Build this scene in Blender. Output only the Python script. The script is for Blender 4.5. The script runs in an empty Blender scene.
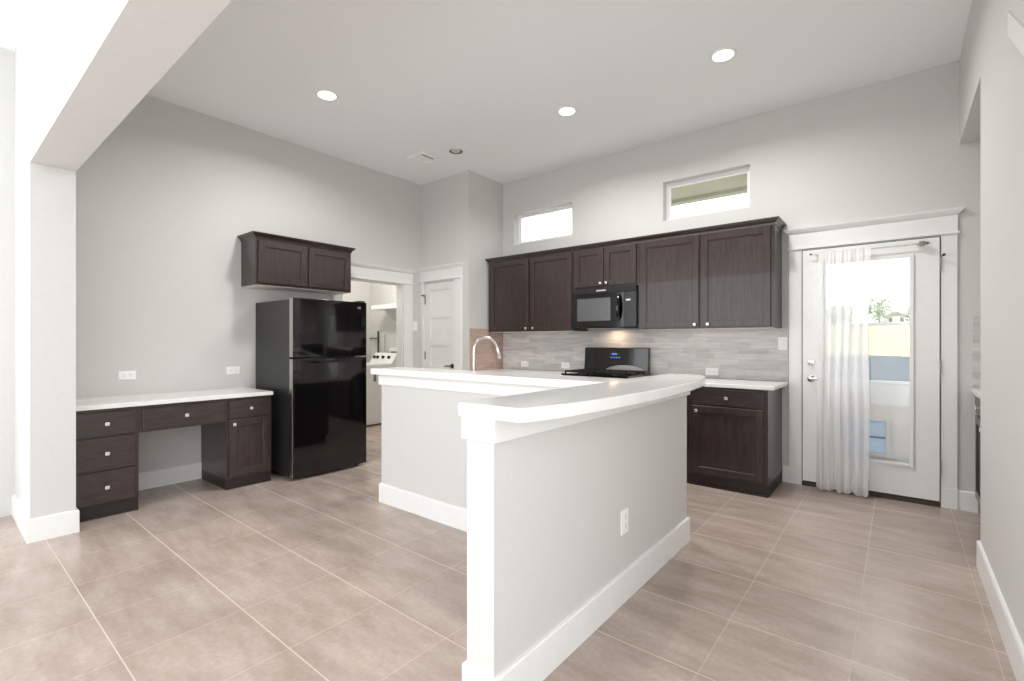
import bpy, bmesh, math, random
from mathutils import Matrix, Vector, noise

# ------------------------------------------------------------------ camera, world, exposure
S = bpy.context.scene
COL = S.collection
PI = math.pi
cam_d = bpy.data.cameras.new('camera')
cam = bpy.data.objects.new('camera', cam_d); COL.objects.link(cam)
cam.location = (0, 0, 1.25)
cam.rotation_euler = (PI / 2, 0, math.radians(38.937))
cam_d.sensor_width = 36; cam_d.lens = 478.13 / 1024 * 36
cam_d.shift_y = 1.5 / 1024
cam_d.clip_start = .02; cam_d.clip_end = 500
S.camera = cam

W = bpy.data.worlds.new('sky'); S.world = W; W.use_nodes = True
wn = W.node_tree; wn.nodes.clear()
wo = wn.nodes.new('ShaderNodeOutputWorld'); wb = wn.nodes.new('ShaderNodeBackground')
wb.inputs[0].default_value = (.95, .98, 1, 1); wb.inputs[1].default_value = 2.95
wn.links.new(wb.outputs[0], wo.inputs[0])

S.view_settings.view_transform = 'Standard'; S.view_settings.look = 'None'
S.view_settings.gamma = 1; S.view_settings.use_curve_mapping = False
S.view_settings.exposure = 0.06
S.cycles.max_bounces = 14; S.cycles.diffuse_bounces = 8; S.cycles.glossy_bounces = 5
S.cycles.transparent_max_bounces = 16; S.cycles.sample_clamp_indirect = 6
S.cycles.use_denoising = True
LAMP_W = 25.0          # watts per lit downlight
R = random.Random(7)

# ------------------------------------------------------------------ materials
def lin(c):
    f = lambda v: v / 12.92 if v <= .04045 else ((v + .055) / 1.055) ** 2.4
    return tuple(f(v / 255) for v in c) + (1,)

def mat(name, rgb, rough=.5, metal=0, coat=0, spec=.5, emit=None, estr=0):
    m = bpy.data.materials.new(name); m.use_nodes = True
    p = m.node_tree.nodes['Principled BSDF']
    p.inputs['Base Color'].default_value = lin(rgb)
    p.inputs['Roughness'].default_value = rough; p.inputs['Metallic'].default_value = metal
    p.inputs['Coat Weight'].default_value = coat; p.inputs['Specular IOR Level'].default_value = spec
    if emit: p.inputs['Emission Color'].default_value = lin(emit); p.inputs['Emission Strength'].default_value = estr
    return m

def nd(m, t, **k):
    n = m.node_tree.nodes.new(t)
    for a, v in k.items(): setattr(n, a, v)
    return n

def lk(m, a, b): m.node_tree.links.new(a, b)

def noise_mat(name, c1, c2, scale, rough, stretch=(1, 1, 1), bump=0, detail=6, coat=0, spec=.5):
    m = mat(name, c1, rough, coat=coat, spec=spec); p = m.node_tree.nodes['Principled BSDF']
    tc = nd(m, 'ShaderNodeTexCoord'); mp = nd(m, 'ShaderNodeMapping'); mp.inputs['Scale'].default_value = stretch
    n = nd(m, 'ShaderNodeTexNoise'); n.inputs['Scale'].default_value = scale; n.inputs['Detail'].default_value = detail
    r = nd(m, 'ShaderNodeValToRGB')
    r.color_ramp.elements[0].position = .32; r.color_ramp.elements[0].color = lin(c1)
    r.color_ramp.elements[1].position = .68; r.color_ramp.elements[1].color = lin(c2)
    lk(m, tc.outputs['Object'], mp.inputs[0]); lk(m, mp.outputs[0], n.inputs['Vector'])
    lk(m, n.outputs['Fac'], r.inputs[0]); lk(m, r.outputs[0], p.inputs['Base Color'])
    if bump:
        b = nd(m, 'ShaderNodeBump'); b.inputs['Strength'].default_value = bump; b.inputs['Distance'].default_value = .002
        lk(m, n.outputs['Fac'], b.inputs['Height']); lk(m, b.outputs[0], p.inputs['Normal'])
    return m

PAINT = noise_mat('wall_paint', (206, 205, 202), (209, 208, 205), 60, .75, bump=.06, spec=.3)
CEIL = noise_mat('ceiling_paint', (240, 242, 243), (243, 245, 246), 60, .85, bump=.08, spec=.2)
WHITE = noise_mat('trim_white', (232, 232, 230), (235, 235, 233), 20, .35)
DOORW = noise_mat('door_white', (234, 234, 231), (237, 237, 235), 20, .35)
QUARTZ = noise_mat('white_quartz', (238, 237, 235), (233, 232, 229), 9, .18, coat=.2)
WOOD = noise_mat('espresso_wood', (43, 32, 31), (64, 51, 48), 9, .32, stretch=(9, 9, .7), bump=.08, coat=.25)
WOODH = noise_mat('espresso_wood_flat', (43, 32, 31), (64, 51, 48), 9, .32, stretch=(.9, .9, 9), bump=.08, coat=.25)
WOODIN = mat('pale_underside', (222, 216, 208), .6)
TOE = mat('toe_kick_wood', (42, 32, 31), .5)
BLACK = mat('gloss_black', (9, 9, 10), .09, coat=.5)
BLACKT = noise_mat('textured_black', (34, 34, 34), (44, 44, 44), 220, .36, bump=.2)
BLACKM = mat('matte_black_iron', (14, 14, 14), .55)
DARKGLASS = mat('dark_oven_glass', (70, 70, 72), .12, metal=.55, coat=.4)
MWGLASS = mat('microwave_window', (112, 112, 114), .22, metal=.5, coat=.3)  # grey lightened, window reflections put into the base colour
GREYPL = mat('charcoal_plastic', (40, 40, 41), .3)
STEEL = mat('brushed_steel', (190, 188, 185), .28, metal=1)
CHROME = mat('satin_chrome', (222, 216, 210), .2, metal=1)
KNOB = mat('nickel_knob', (225, 222, 216), .25, metal=.75)
NICKEL = mat('aged_nickel', (150, 147, 142), .35, metal=.8)
BRONZE = mat('dark_nickel', (90, 86, 82), .35, metal=.9)
PLASTIC = mat('white_plastic', (243, 243, 241), .4)
SLOT = mat('socket_slot', (120, 118, 115), .6)
DARK = mat('dark_void', (35, 33, 32), .8)
ENAMEL = mat('white_enamel', (236, 236, 234), .3)
LAMP = mat('lamp_diffuser', (255, 255, 255), .5, emit=(255, 250, 240), estr=6)
LAMPOFF = mat('lamp_lens_off', (205, 203, 198), .5)
LED = mat('clock_display', (20, 30, 60), .3, emit=(120, 160, 255), estr=.9)
LOGO = mat('silver_print', (205, 205, 205), .35, metal=.3)
FENCE = noise_mat('weathered_fence', (78, 88, 101), (98, 108, 120), 3, .85, stretch=(6, 6, .4))
GRASS = noise_mat('dry_grass', (160, 156, 118), (144, 144, 102), 1.4, .95, bump=.3)
CONC = noise_mat('patio_concrete', (186, 182, 175), (170, 166, 160), 5, .9)
SOFFIT = noise_mat('soffit_board', (170, 170, 152), (160, 161, 144), 3, .7)
LEAF = noise_mat('tree_leaf', (128, 142, 104), (156, 168, 132), 2, .8)  # leaf greens paled, distance haze put into the colour
BARK = noise_mat('tree_bark', (96, 82, 68), (120, 104, 88), 9, .9)
ROOF = noise_mat('roof_shingle', (120, 116, 112), (140, 134, 128), 12, .9)
SIDING = noise_mat('house_siding', (205, 200, 192), (214, 210, 203), 4, .85)
VINYL = mat('window_vinyl', (236, 236, 236), .4)
THRESH = mat('bronze_threshold', (62, 48, 40), .5)

def glass_mat(name, tint=(1, 1, 1), refl=.06):
    m = bpy.data.materials.new(name); m.use_nodes = True; t = m.node_tree; t.nodes.clear()
    o = t.nodes.new('ShaderNodeOutputMaterial'); mx = t.nodes.new('ShaderNodeMixShader')
    a = t.nodes.new('ShaderNodeBsdfTransparent'); a.inputs[0].default_value = tint + (1,)
    g = t.nodes.new('ShaderNodeBsdfGlossy'); g.inputs['Roughness'].default_value = .02
    lw = t.nodes.new('ShaderNodeLayerWeight'); lw.inputs[0].default_value = .25
    ml = t.nodes.new('ShaderNodeMath'); ml.operation = 'MULTIPLY_ADD'; ml.inputs[1].default_value = .3; ml.inputs[2].default_value = refl * .5
    t.links.new(lw.outputs['Facing'], ml.inputs[0]); t.links.new(ml.outputs[0], mx.inputs[0])
    t.links.new(a.outputs[0], mx.inputs[1]); t.links.new(g.outputs[0], mx.inputs[2]); t.links.new(mx.outputs[0], o.inputs[0])
    return m
GLASS = glass_mat('clear_glass')


def sheer_mat():
    m = bpy.data.materials.new('sheer_voile'); m.use_nodes = True; t = m.node_tree; t.nodes.clear()
    o = t.nodes.new('ShaderNodeOutputMaterial'); m1 = t.nodes.new('ShaderNodeMixShader'); m2 = t.nodes.new('ShaderNodeMixShader')
    tr = t.nodes.new('ShaderNodeBsdfTransparent'); d = t.nodes.new('ShaderNodeBsdfDiffuse'); tl = t.nodes.new('ShaderNodeBsdfTranslucent')
    d.inputs[0].default_value = lin((250, 250, 250)); tl.inputs[0].default_value = lin((250, 250, 250))
    m1.inputs[0].default_value = .3; t.links.new(d.outputs[0], m1.inputs[1]); t.links.new(tl.outputs[0], m1.inputs[2])
    lw = t.nodes.new('ShaderNodeLayerWeight'); lw.inputs[0].default_value = .3
    ml = t.nodes.new('ShaderNodeMath'); ml.operation = 'MULTIPLY_ADD'; ml.use_clamp = True; ml.inputs[1].default_value = .4; ml.inputs[2].default_value = .70
    t.links.new(lw.outputs['Facing'], ml.inputs[0]); t.links.new(ml.outputs[0], m2.inputs[0])
    t.links.new(tr.outputs[0], m2.inputs[1]); t.links.new(m1.outputs[0], m2.inputs[2]); t.links.new(m2.outputs[0], o.inputs[0])
    return m
SHEER = sheer_mat()
def flap_mat():
    m = bpy.data.materials.new('blue_flap_plastic'); m.use_nodes = True; t = m.node_tree; t.nodes.clear()
    o = t.nodes.new('ShaderNodeOutputMaterial'); m1 = t.nodes.new('ShaderNodeMixShader')
    d = t.nodes.new('ShaderNodeBsdfDiffuse'); tl = t.nodes.new('ShaderNodeBsdfTranslucent')
    d.inputs[0].default_value = lin((200, 212, 224)); tl.inputs[0].default_value = lin((200, 212, 224)); m1.inputs[0].default_value = .5
    t.links.new(d.outputs[0], m1.inputs[1]); t.links.new(tl.outputs[0], m1.inputs[2]); t.links.new(m1.outputs[0], o.inputs[0])
    return m
FLAPG = flap_mat()

def floor_mat():
    m = mat('floor_tile', (188, 166, 152), .28); p = m.node_tree.nodes['Principled BSDF']
    tc = nd(m, 'ShaderNodeTexCoord'); mp = nd(m, 'ShaderNodeMapping'); T = .448
    mp.inputs['Location'].default_value = (.142 + 30 * T, -.4985 + 30 * T, 0)
    b = nd(m, 'ShaderNodeTexBrick'); b.offset = 0; b.squash = 1
    b.inputs['Scale'].default_value = 1; b.inputs['Brick Width'].default_value = T; b.inputs['Row Height'].default_value = T
    b.inputs['Mortar Size'].default_value = 0; b.inputs['Mortar Smooth'].default_value = 0; b.inputs['Bias'].default_value = 0
    b.inputs['Color1'].default_value = (.0, .0, .0, 1); b.inputs['Color2'].default_value = (1, 1, 1, 1); b.inputs['Mortar'].default_value = (.5, .5, .5, 1)
    lk(m, tc.outputs['Object'], mp.inputs[0]); lk(m, mp.outputs[0], b.inputs['Vector'])
    m2 = nd(m, 'ShaderNodeMapping'); m2.inputs['Scale'].default_value = (1.3, 4.2, 1); m2.inputs['Rotation'].default_value = (0, 0, .3)
    lk(m, tc.outputs['Object'], m2.inputs[0])
    n1 = nd(m, 'ShaderNodeTexNoise'); n1.inputs['Scale'].default_value = 1.9; n1.inputs['Detail'].default_value = 9; n1.inputs['Roughness'].default_value = .62
    lk(m, m2.outputs[0], n1.inputs['Vector'])
    n2 = nd(m, 'ShaderNodeTexNoise'); n2.inputs['Scale'].default_value = 42; n2.inputs['Detail'].default_value = 6
    lk(m, tc.outputs['Object'], n2.inputs['Vector'])
    r = nd(m, 'ShaderNodeValToRGB')
    r.color_ramp.elements[0].position = .3; r.color_ramp.elements[0].color = lin((160, 142, 131))
    r.color_ramp.elements[1].position = .7; r.color_ramp.elements[1].color = lin((190, 174, 164))
    lk(m, n1.outputs['Fac'], r.inputs[0])
    mx = nd(m, 'ShaderNodeMix', data_type='RGBA', blend_type='MULTIPLY'); mx.inputs['Factor'].default_value = .35
    r2 = nd(m, 'ShaderNodeValToRGB'); r2.color_ramp.elements[0].position = .35; r2.color_ramp.elements[0].color = (.72, .7, .69, 1)
    r2.color_ramp.elements[1].position = .65; r2.color_ramp.elements[1].color = (1, 1, 1, 1)
    lk(m, n2.outputs['Fac'], r2.inputs[0]); lk(m, r.outputs[0], mx.inputs['A']); lk(m, r2.outputs[0], mx.inputs['B'])
    # per tile tone
    mt = nd(m, 'ShaderNodeMix', data_type='RGBA', blend_type='MULTIPLY'); mt.inputs['Factor'].default_value = 1
    mr = nd(m, 'ShaderNodeMapRange'); mr.inputs['To Min'].default_value = .93; mr.inputs['To Max'].default_value = 1.05
    lk(m, b.outputs['Color'], mr.inputs['Value']); lk(m, mx.outputs['Result'], mt.inputs['A']); lk(m, mr.outputs[0], mt.inputs['B'])
    sp = nd(m, 'ShaderNodeSeparateXYZ'); lk(m, mp.outputs[0], sp.inputs[0])
    def math_(op, a, v=None, b=None):
        q = nd(m, 'ShaderNodeMath', operation=op); lk(m, a, q.inputs[0])
        if v is not None: q.inputs[1].default_value = v
        if b is not None: lk(m, b, q.inputs[1])
        return q.outputs[0]
    def joint(i, w, f):          # grout joint across one axis, w wide
        d = math_('ABSOLUTE', math_('SUBTRACT', math_('FRACT', math_('DIVIDE', sp.outputs[i], T)), .5))
        return math_('MULTIPLY', math_('GREATER_THAN', d, .5 - w / T / 2), f)
    jm = math_('MAXIMUM', joint(0, .0026, .5), None, joint(1, .0046, 1.0))
    mg = nd(m, 'ShaderNodeMix', data_type='RGBA'); mg.inputs['B'].default_value = lin((202, 187, 176))
    lk(m, jm, mg.inputs['Factor']); lk(m, mt.outputs['Result'], mg.inputs['A'])
    lk(m, mg.outputs['Result'], p.inputs['Base Color'])
    rr = nd(m, 'ShaderNodeMapRange'); rr.inputs['To Min'].default_value = .26; rr.inputs['To Max'].default_value = .7
    lk(m, jm, rr.inputs['Value']); lk(m, rr.outputs[0], p.inputs['Roughness'])
    bp = nd(m, 'ShaderNodeBump', invert=True); bp.inputs['Strength'].default_value = .4; bp.inputs['Distance'].default_value = .0012
    lk(m, jm, bp.inputs['Height']); lk(m, bp.outputs[0], p.inputs['Normal'])
    return m
FLOOR = floor_mat()

def mosaic_mat(name, c1, c2, cm, bw=.26, rh=.052, alt=None):
    m = mat(name, c1, .3); p = m.node_tree.nodes['Principled BSDF']
    tc = nd(m, 'ShaderNodeTexCoord'); sp = nd(m, 'ShaderNodeSeparateXYZ'); ad = nd(m, 'ShaderNodeMath'); ad.operation = 'ADD'
    cb = nd(m, 'ShaderNodeCombineXYZ'); lk(m, tc.outputs['Object'], sp.inputs[0])
    lk(m, sp.outputs[0], ad.inputs[0]); lk(m, sp.outputs[1], ad.inputs[1])
    lk(m, ad.outputs[0], cb.inputs[0]); lk(m, sp.outputs[2], cb.inputs[1])
    mp = nd(m, 'ShaderNodeMapping'); mp.inputs['Location'].default_value = (10, .004, 0); lk(m, cb.outputs[0], mp.inputs[0])
    b = nd(m, 'ShaderNodeTexBrick'); b.offset = .37; b.offset_frequency = 2; b.squash = .7; b.squash_frequency = 3
    b.inputs['Scale'].default_value = 1; b.inputs['Brick Width'].default_value = bw; b.inputs['Row Height'].default_value = rh
    b.inputs['Mortar Size'].default_value = .0012; b.inputs['Mortar'].default_value = lin(cm)
    b.inputs['Color1'].default_value = lin(c1); b.inputs['Color2'].default_value = lin(c2)
    lk(m, mp.outputs[0], b.inputs['Vector'])
    m2 = nd(m, 'ShaderNodeMapping'); m2.inputs['Scale'].default_value = (3, 22, 1); lk(m, cb.outputs[0], m2.inputs[0])
    n = nd(m, 'ShaderNodeTexNoise'); n.inputs['Scale'].default_value = 1.6; n.inputs['Detail'].default_value = 5; lk(m, m2.outputs[0], n.inputs['Vector'])
    r = nd(m, 'ShaderNodeValToRGB'); r.color_ramp.elements[0].position = .3; r.color_ramp.elements[0].color = (.8, .79, .79, 1)
    r.color_ramp.elements[1].position = .7; r.color_ramp.elements[1].color = (1.06, 1.04, 1.02, 1)
    lk(m, n.outputs['Fac'], r.inputs[0])
    mx = nd(m, 'ShaderNodeMix', data_type='RGBA', blend_type='MULTIPLY'); mx.inputs['Factor'].default_value = 1
    lk(m, b.outputs['Color'], mx.inputs['A']); lk(m, r.outputs[0], mx.inputs['B']); lk(m, mx.outputs['Result'], p.inputs['Base Color'])
    bp = nd(m, 'ShaderNodeBump', invert=True); bp.inputs['Strength'].default_value = .4; bp.inputs['Distance'].default_value = .001
    lk(m, b.outputs['Fac'], bp.inputs['Height']); lk(m, bp.outputs[0], p.inputs['Normal'])
    return m
MOSAIC = mosaic_mat('linear_stone_mosaic', (218, 214, 212), (194, 192, 193), (206, 203, 201))
PINK = mosaic_mat('rosy_stone_mosaic', (200, 172, 160), (178, 160, 148), (192, 174, 164), .15, .1)

# ------------------------------------------------------------------ mesh builder (everything in world metres)
class B:
    def __init__(self, T=None): self.bm = bmesh.new(); self.T = T
    def box(self, x0, x1, y0, y1, z0, z1, bev=0, seg=2):
        x0, x1 = sorted((x0, x1)); y0, y1 = sorted((y0, y1)); z0, z1 = sorted((z0, z1))
        vs = [self.bm.verts.new(p) for p in ((x0, y0, z0), (x1, y0, z0), (x1, y1, z0), (x0, y1, z0), (x0, y0, z1), (x1, y0, z1), (x1, y1, z1), (x0, y1, z1))]
        fs = [self.bm.faces.new([vs[i] for i in q]) for q in ((3, 2, 1, 0), (4, 5, 6, 7), (0, 1, 5, 4), (1, 2, 6, 5), (2, 3, 7, 6), (3, 0, 4, 7))]
        if bev:
            es = {e for f in fs for e in f.edges}
            bmesh.ops.bevel(self.bm, geom=list(es), offset=bev, segments=seg, profile=.6, affect='EDGES')
        return self
    def prism(self, poly, z0, z1, ax='z', bev=0):
        def P(a, b, c): return {'z': (a, b, c), 'x': (c, a, b), 'y': (a, c, b)}[ax]
        lo = [self.bm.verts.new(P(a, b, z0)) for a, b in poly]; hi = [self.bm.verts.new(P(a, b, z1)) for a, b in poly]
        n = len(poly); fs = [self.bm.faces.new(lo[::-1]), self.bm.faces.new(hi)]
        for i in range(n): fs.append(self.bm.faces.new((lo[i], lo[(i + 1) % n], hi[(i + 1) % n], hi[i])))
        bmesh.ops.recalc_face_normals(self.bm, faces=fs)
        if bev:
            es = {e for f in fs[:2] for e in f.edges}
            bmesh.ops.bevel(self.bm, geom=list(es), offset=bev, segments=3, profile=.6, affect='EDGES')
        return self
    def cyl(self, p0, p1, r0, r1=None, seg=16):
        p0 = Vector(p0); p1 = Vector(p1); d = p1 - p0
        q = Vector((0, 0, 1)).rotation_difference(d.normalized()).to_matrix().to_4x4()
        bmesh.ops.create_cone(self.bm, cap_ends=True, segments=seg, radius1=r0, radius2=r0 if r1 is None else r1, depth=d.length,
                              matrix=Matrix.Translation((p0 + p1) / 2) @ q)
        return self
    def tube(self, pts, r, seg=10):
        pts = [Vector(p) for p in pts]; rs = r if isinstance(r, (list, tuple)) else [r] * len(pts); rings = []
        t0 = (pts[1] - pts[0]).normalized(); n = t0.orthogonal().normalized()
        for i, p in enumerate(pts):
            t = (pts[min(i + 1, len(pts) - 1)] - pts[max(i - 1, 0)]).normalized()
            n = (n - t * n.dot(t)).normalized(); b = t.cross(n)
            rings.append([self.bm.verts.new(p + (n * math.cos(a) + b * math.sin(a)) * rs[i]) for a in [2 * PI * k / seg for k in range(seg)]])
        for A, C in zip(rings, rings[1:]):
            for k in range(seg): self.bm.faces.new((A[k], A[(k + 1) % seg], C[(k + 1) % seg], C[k]))
        self.bm.faces.new(rings[0][::-1]); self.bm.faces.new(rings[-1])
        return self
    def lathe(self, prof, c, axis='z', seg=32, flip=1):
        rings = []
        for r, h in prof:
            ring = []
            for k in range(seg):
                a = 2 * PI * k / seg; u, v = r * math.cos(a), r * math.sin(a)
                q = {'z': (u, v, h), 'y': (u, h, v), 'x': (h, u, v)}[axis]
                ring.append(self.bm.verts.new((c[0] + q[0], c[1] + q[1], c[2] + q[2])))
            rings.append(ring)
        fs = []
        for A, C in zip(rings, rings[1:]):
            for k in range(seg): fs.append(self.bm.faces.new((A[k], A[(k + 1) % seg], C[(k + 1) % seg], C[k])))
        fs.append(self.bm.faces.new(rings[0][::-1])); fs.append(self.bm.faces.new(rings[-1]))
        bmesh.ops.recalc_face_normals(self.bm, faces=fs)
        return self
    def sweep(self, prof, path, closed=False):
        """profile [(out, z)] swept along a horizontal path [(x, y)], mitred; out is to the right of travel"""
        n = len(path); rings = []
        for i, p in enumerate(path):
            p = Vector(p)
            a = (p - Vector(path[i - 1])).normalized() if i or closed else None
            b = (Vector(path[(i + 1) % n]) - p).normalized() if i < n - 1 or closed else None
            if a is None: a = b
            if b is None: b = a
            na = Vector((a.y, -a.x)); nb = Vector((b.y, -b.x)); m = (na + nb); m = m / m.dot(na)
            rings.append([self.bm.verts.new((p.x + m.x * o, p.y + m.y * o, z)) for o, z in prof])
        k = len(prof); fs = []
        for A, C in zip(rings, rings[1:]):
            for j in range(k): fs.append(self.bm.faces.new((A[j], A[(j + 1) % k], C[(j + 1) % k], C[j])))
        fs.append(self.bm.faces.new(rings[0])); fs.append(self.bm.faces.new(rings[-1][::-1]))
        bmesh.ops.recalc_face_normals(self.bm, faces=fs)
        return self
    def build(self, name, m, parent=None, smooth=False):
        me = bpy.data.meshes.new(name); self.bm.to_mesh(me); self.bm.free()
        if self.T is not None: me.transform(self.T)
        o = bpy.data.objects.new(name, me); COL.objects.link(o)
        for k in (m if isinstance(m, (list, tuple)) else [m]): me.materials.append(k)
        if parent is not None:
            o.parent = parent; r = parent
            while r.parent: r = r.parent
            me.transform(r.matrix_basis.inverted())
        if smooth:
            for f in me.polygons: f.use_smooth = True
            try: me.set_sharp_from_angle(angle=.7)
            except Exception: pass
        return o

def thing(name, label, cat, loc, rz=0, group=None):
    o = bpy.data.objects.new(name, None); COL.objects.link(o); o.empty_display_size = .05
    o.matrix_basis = Matrix.Translation(loc) @ Matrix.Rotation(rz, 4, 'Z')
    o['label'] = label; o['category'] = cat
    if group: o['group'] = group
    return o
def tag(o, label, cat, group=None):
    o['label'] = label; o['category'] = cat
    group = group or {'countertop': 'white quartz countertops', 'backsplash': 'stone tile backsplashes'}.get(cat)
    if group: o['group'] = group
    return o
def struct(o, label=None, cat=None):
    o['kind'] = 'structure'
    if label: o['label'] = label
    if cat: o['category'] = cat
    return o
def snode(name, loc, label=None, cat=None):
    o = bpy.data.objects.new(name, None); COL.objects.link(o); o.location = loc; o['kind'] = 'structure'; o.empty_display_size = .05
    if label: o['label'] = label; o['category'] = cat
    return o
def copy_tree(o, loc, label, parent=None):
    c = o.copy(); COL.objects.link(c)
    if parent: c.parent = parent
    else: c.location = loc; c['label'] = label
    for ch in [k for k in bpy.data.objects if k.parent == o and k != c]:
        copy_tree(ch, None, None, c)
    return c

H = 3.353                       # ceiling
XL, YB, XR = -4.98, 4.87, .354  # left wall, back wall, right wall
YP, XA = 4.22, -4.09            # pantry wall, alcove wall

def wall_holes(b, axis, c0, c1, a0, a1, z0, z1, holes):
    """wall slab between c0 and c1 on its thin axis, running a0..a1, with rectangular holes (a, b, z, z)"""
    xs = sorted({a0, a1, *[h[0] for h in holes], *[h[1] for h in holes]}); zs = sorted({z0, z1, *[h[2] for h in holes], *[h[3] for h in holes]})
    V = {}
    def vert(i, j, s):
        if (i, j, s) not in V:
            a, z, c = xs[i], zs[j], (c0, c1)[s]
            V[i, j, s] = b.bm.verts.new((a, c, z) if axis == 'y' else (c, a, z))
        return V[i, j, s]
    solid = lambda i, j: 0 <= i < len(xs) - 1 and 0 <= j < len(zs) - 1 and not any(h[0] <= (xs[i] + xs[i + 1]) / 2 <= h[1] and h[2] <= (zs[j] + zs[j + 1]) / 2 <= h[3] for h in holes)
    fs = []
    for i in range(len(xs) - 1):
        for j in range(len(zs) - 1):
            if not solid(i, j): continue
            for s in (0, 1): fs.append(b.bm.faces.new([vert(i, j, s), vert(i + 1, j, s), vert(i + 1, j + 1, s), vert(i, j + 1, s)]))
            for di, dj, e in ((-1, 0, ((0, 0), (0, 1))), (1, 0, ((1, 0), (1, 1))), (0, -1, ((0, 0), (1, 0))), (0, 1, ((0, 1), (1, 1)))):
                if not solid(i + di, j + dj):
                    (p, q), (r, t) = e
                    fs.append(b.bm.faces.new([vert(i + p, j + q, 0), vert(i + r, j + t, 0), vert(i + r, j + t, 1), vert(i + p, j + q, 1)]))
    bmesh.ops.recalc_face_normals(b.bm, faces=fs)
    return b

# ------------------------------------------------------------------ room shell
struct(B().box(-7.6, 1.3, -2.3, 5.05, -.06, 0).build('floor', FLOOR))
struct(B().box(-5.1, 1.2, -2.3, 5.05, H, H + .1).build('ceiling', CEIL))
WIN = [(-3.901, -3.018, 2.515, 2.92), (-1.91, -1.077, 2.51, 2.915)]
DOOR = (-.675, .268, 0, 2.068)
struct(wall_holes(B(), 'y', YB, YB + .16, -4.25, 1.2, 0, H, WIN + [DOOR]).build('wall_back', PAINT))
LAUN = (3.05, 3.922, 0, 2.0)
struct(wall_holes(B(), 'x', XL - .12, XL, -.1, YP + .12, 0, H, [LAUN]).build('wall_left', PAINT))
PDOOR = (-4.93, -4.318, 0, 2.05)
struct(wall_holes(B(), 'y', YP, YP + .12, XL, XA, 0, H, [PDOOR]).build('wall_pantry', PAINT))
struct(B().box(XA - .12, XA, YP + .12, YB, 0, H).build('wall_alcove', PAINT))
struct(B().box(XL, -4.21, .43, .644, 0, H).build('wall_pier', PAINT))
struct(B().box(-4.21, XR, .43, .644, 2.372, H).build('wall_header', PAINT))
# right wall with the opening to the side counter niche, and the niche behind it
struct(wall_holes(B(), 'x', XR, XR + .13, .43, YB, 0, H, [(3.69, YB, 0, 2.72), (1.0, 1.7, 0, 2.08)]).build('wall_right', PAINT))  # near hole is an added unseen doorway letting daylight onto the peninsula
struct(B().box(1.07, 1.19, 3.3, YB, 0, H).build('wall_niche', PAINT))
struct(B().box(XR + .13, 1.07, 3.3, 3.42, 0, 2.72).build('wall_niche_side', PAINT))
struct(B().box(XR + .13, 1.07, 3.3, YB, 2.72, 2.8).build('ceiling_niche', PAINT))
# laundry room beyond the left wall
struct(B().box(-7.15, -7.03, 2.3, 5.0, 0, 2.75).build('wall_laundry_left', PAINT))
struct(B().box(-7.03, XL - .12, 4.85, 4.97, 0, 2.75).build('wall_laundry_back', PAINT))
struct(B().box(-7.03, XL - .12, 2.3, 2.42, 0, 2.75).build('wall_laundry_front', PAINT))
struct(B().box(-7.15, XL - .12, 2.3, 4.97, 2.75, 2.85).build('ceiling_laundry', CEIL))
# pantry closet behind its door
struct(B().box(XL - .12, XL, YP + .12, YB, 0, H).build('wall_pantry_left', PAINT))

BP = [(0, 0), (.015, 0), (.015, .138), (.011, .146), (0, .146)]
def baseboard(name, path): struct(B().sweep(BP, path).build(name, WHITE))
# travel so that the room lies on the right-hand side
baseboard('baseboard_pier', [(XL, .43), (-4.21, .43), (-4.21, .644), (-4.36, .644)])
baseboard('baseboard_left', [(XL, .70), (XL, 2.07)])
baseboard('baseboard_left_far', [(XL, 4.07), (XL, YP - .02)])
baseboard('baseboard_right', [(XR + .12, 3.69), (XR, 3.69), (XR, 1.7)])
baseboard('baseboard_back', [(-.806, YB), (-.757, YB)])
baseboard('baseboard_back_right', [(.346, YB), (.455, YB)])

# ------------------------------------------------------------------ door and window casings (flat boards, ledge and crown head)
def head_profile(z0):
    return [(0, z0), (.020, z0), (.020, z0 + .125), (.034, z0 + .135), (.052, z0 + .158), (.056, z0 + .172), (0, z0 + .172)]
def casing(name, axis, c, a0, a1, o0, o1, z, side, parts=True):
    """opening a0..a1 with casing out to o0..o1, head starting at z; side = +1/-1 room direction along the thin axis"""
    t = snode(name, (c, (o0 + o1) / 2, 0) if axis == 'x' else ((o0 + o1) / 2, c, 0))
    def bx(p, q, d, z0, z1):
        b = B(); e = c + side * d
        if axis == 'x': b.box(c, e, p, q, z0, z1, .002)
        else: b.box(p, q, c, e, z0, z1, .002)
        return b
    bx(o0, a0, .018, .15, z).build('casing_board', WHITE, t); bx(a1, o1, .018, .15, z).build('casing_board', WHITE, t)
    bx(o0 - .002, a0, .023, 0, .15).build('plinth_block', WHITE, t); bx(a1, o1 + .002, .023, 0, .15).build('plinth_block', WHITE, t)
    bx(o0 - .012, o1 + .012, .034, z, z + .015).build('fillet_strip', WHITE, t)
    P = head_profile(z + .014)
    if axis == 'y':   # faces -y
        path = [(o0 + .018, c + .001), (o0 + .018, c), (o1 - .018, c), (o1 - .018, c + .001)]
    else:             # faces +x
        path = [(c - .001, o0 + .018), (c, o0 + .018), (c, o1 - .018), (c - .001, o1 - .018)]
    b = B()
    if axis == 'y': b.sweep(P, path)
    else: b.sweep(P, path)
    b.build('head_crown', WHITE, t)
    return t
casing('trim_1', 'y', YB, -.658, .25, -.757, .343, 2.06, -1)
casing('trim_2', 'y', YP, -4.918, -4.33, -4.975, -4.20, 2.045, -1)
casing('trim_3', 'x', XL, LAUN[0], LAUN[1], LAUN[0] - .13, 4.066, 2.0, 1)
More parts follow.
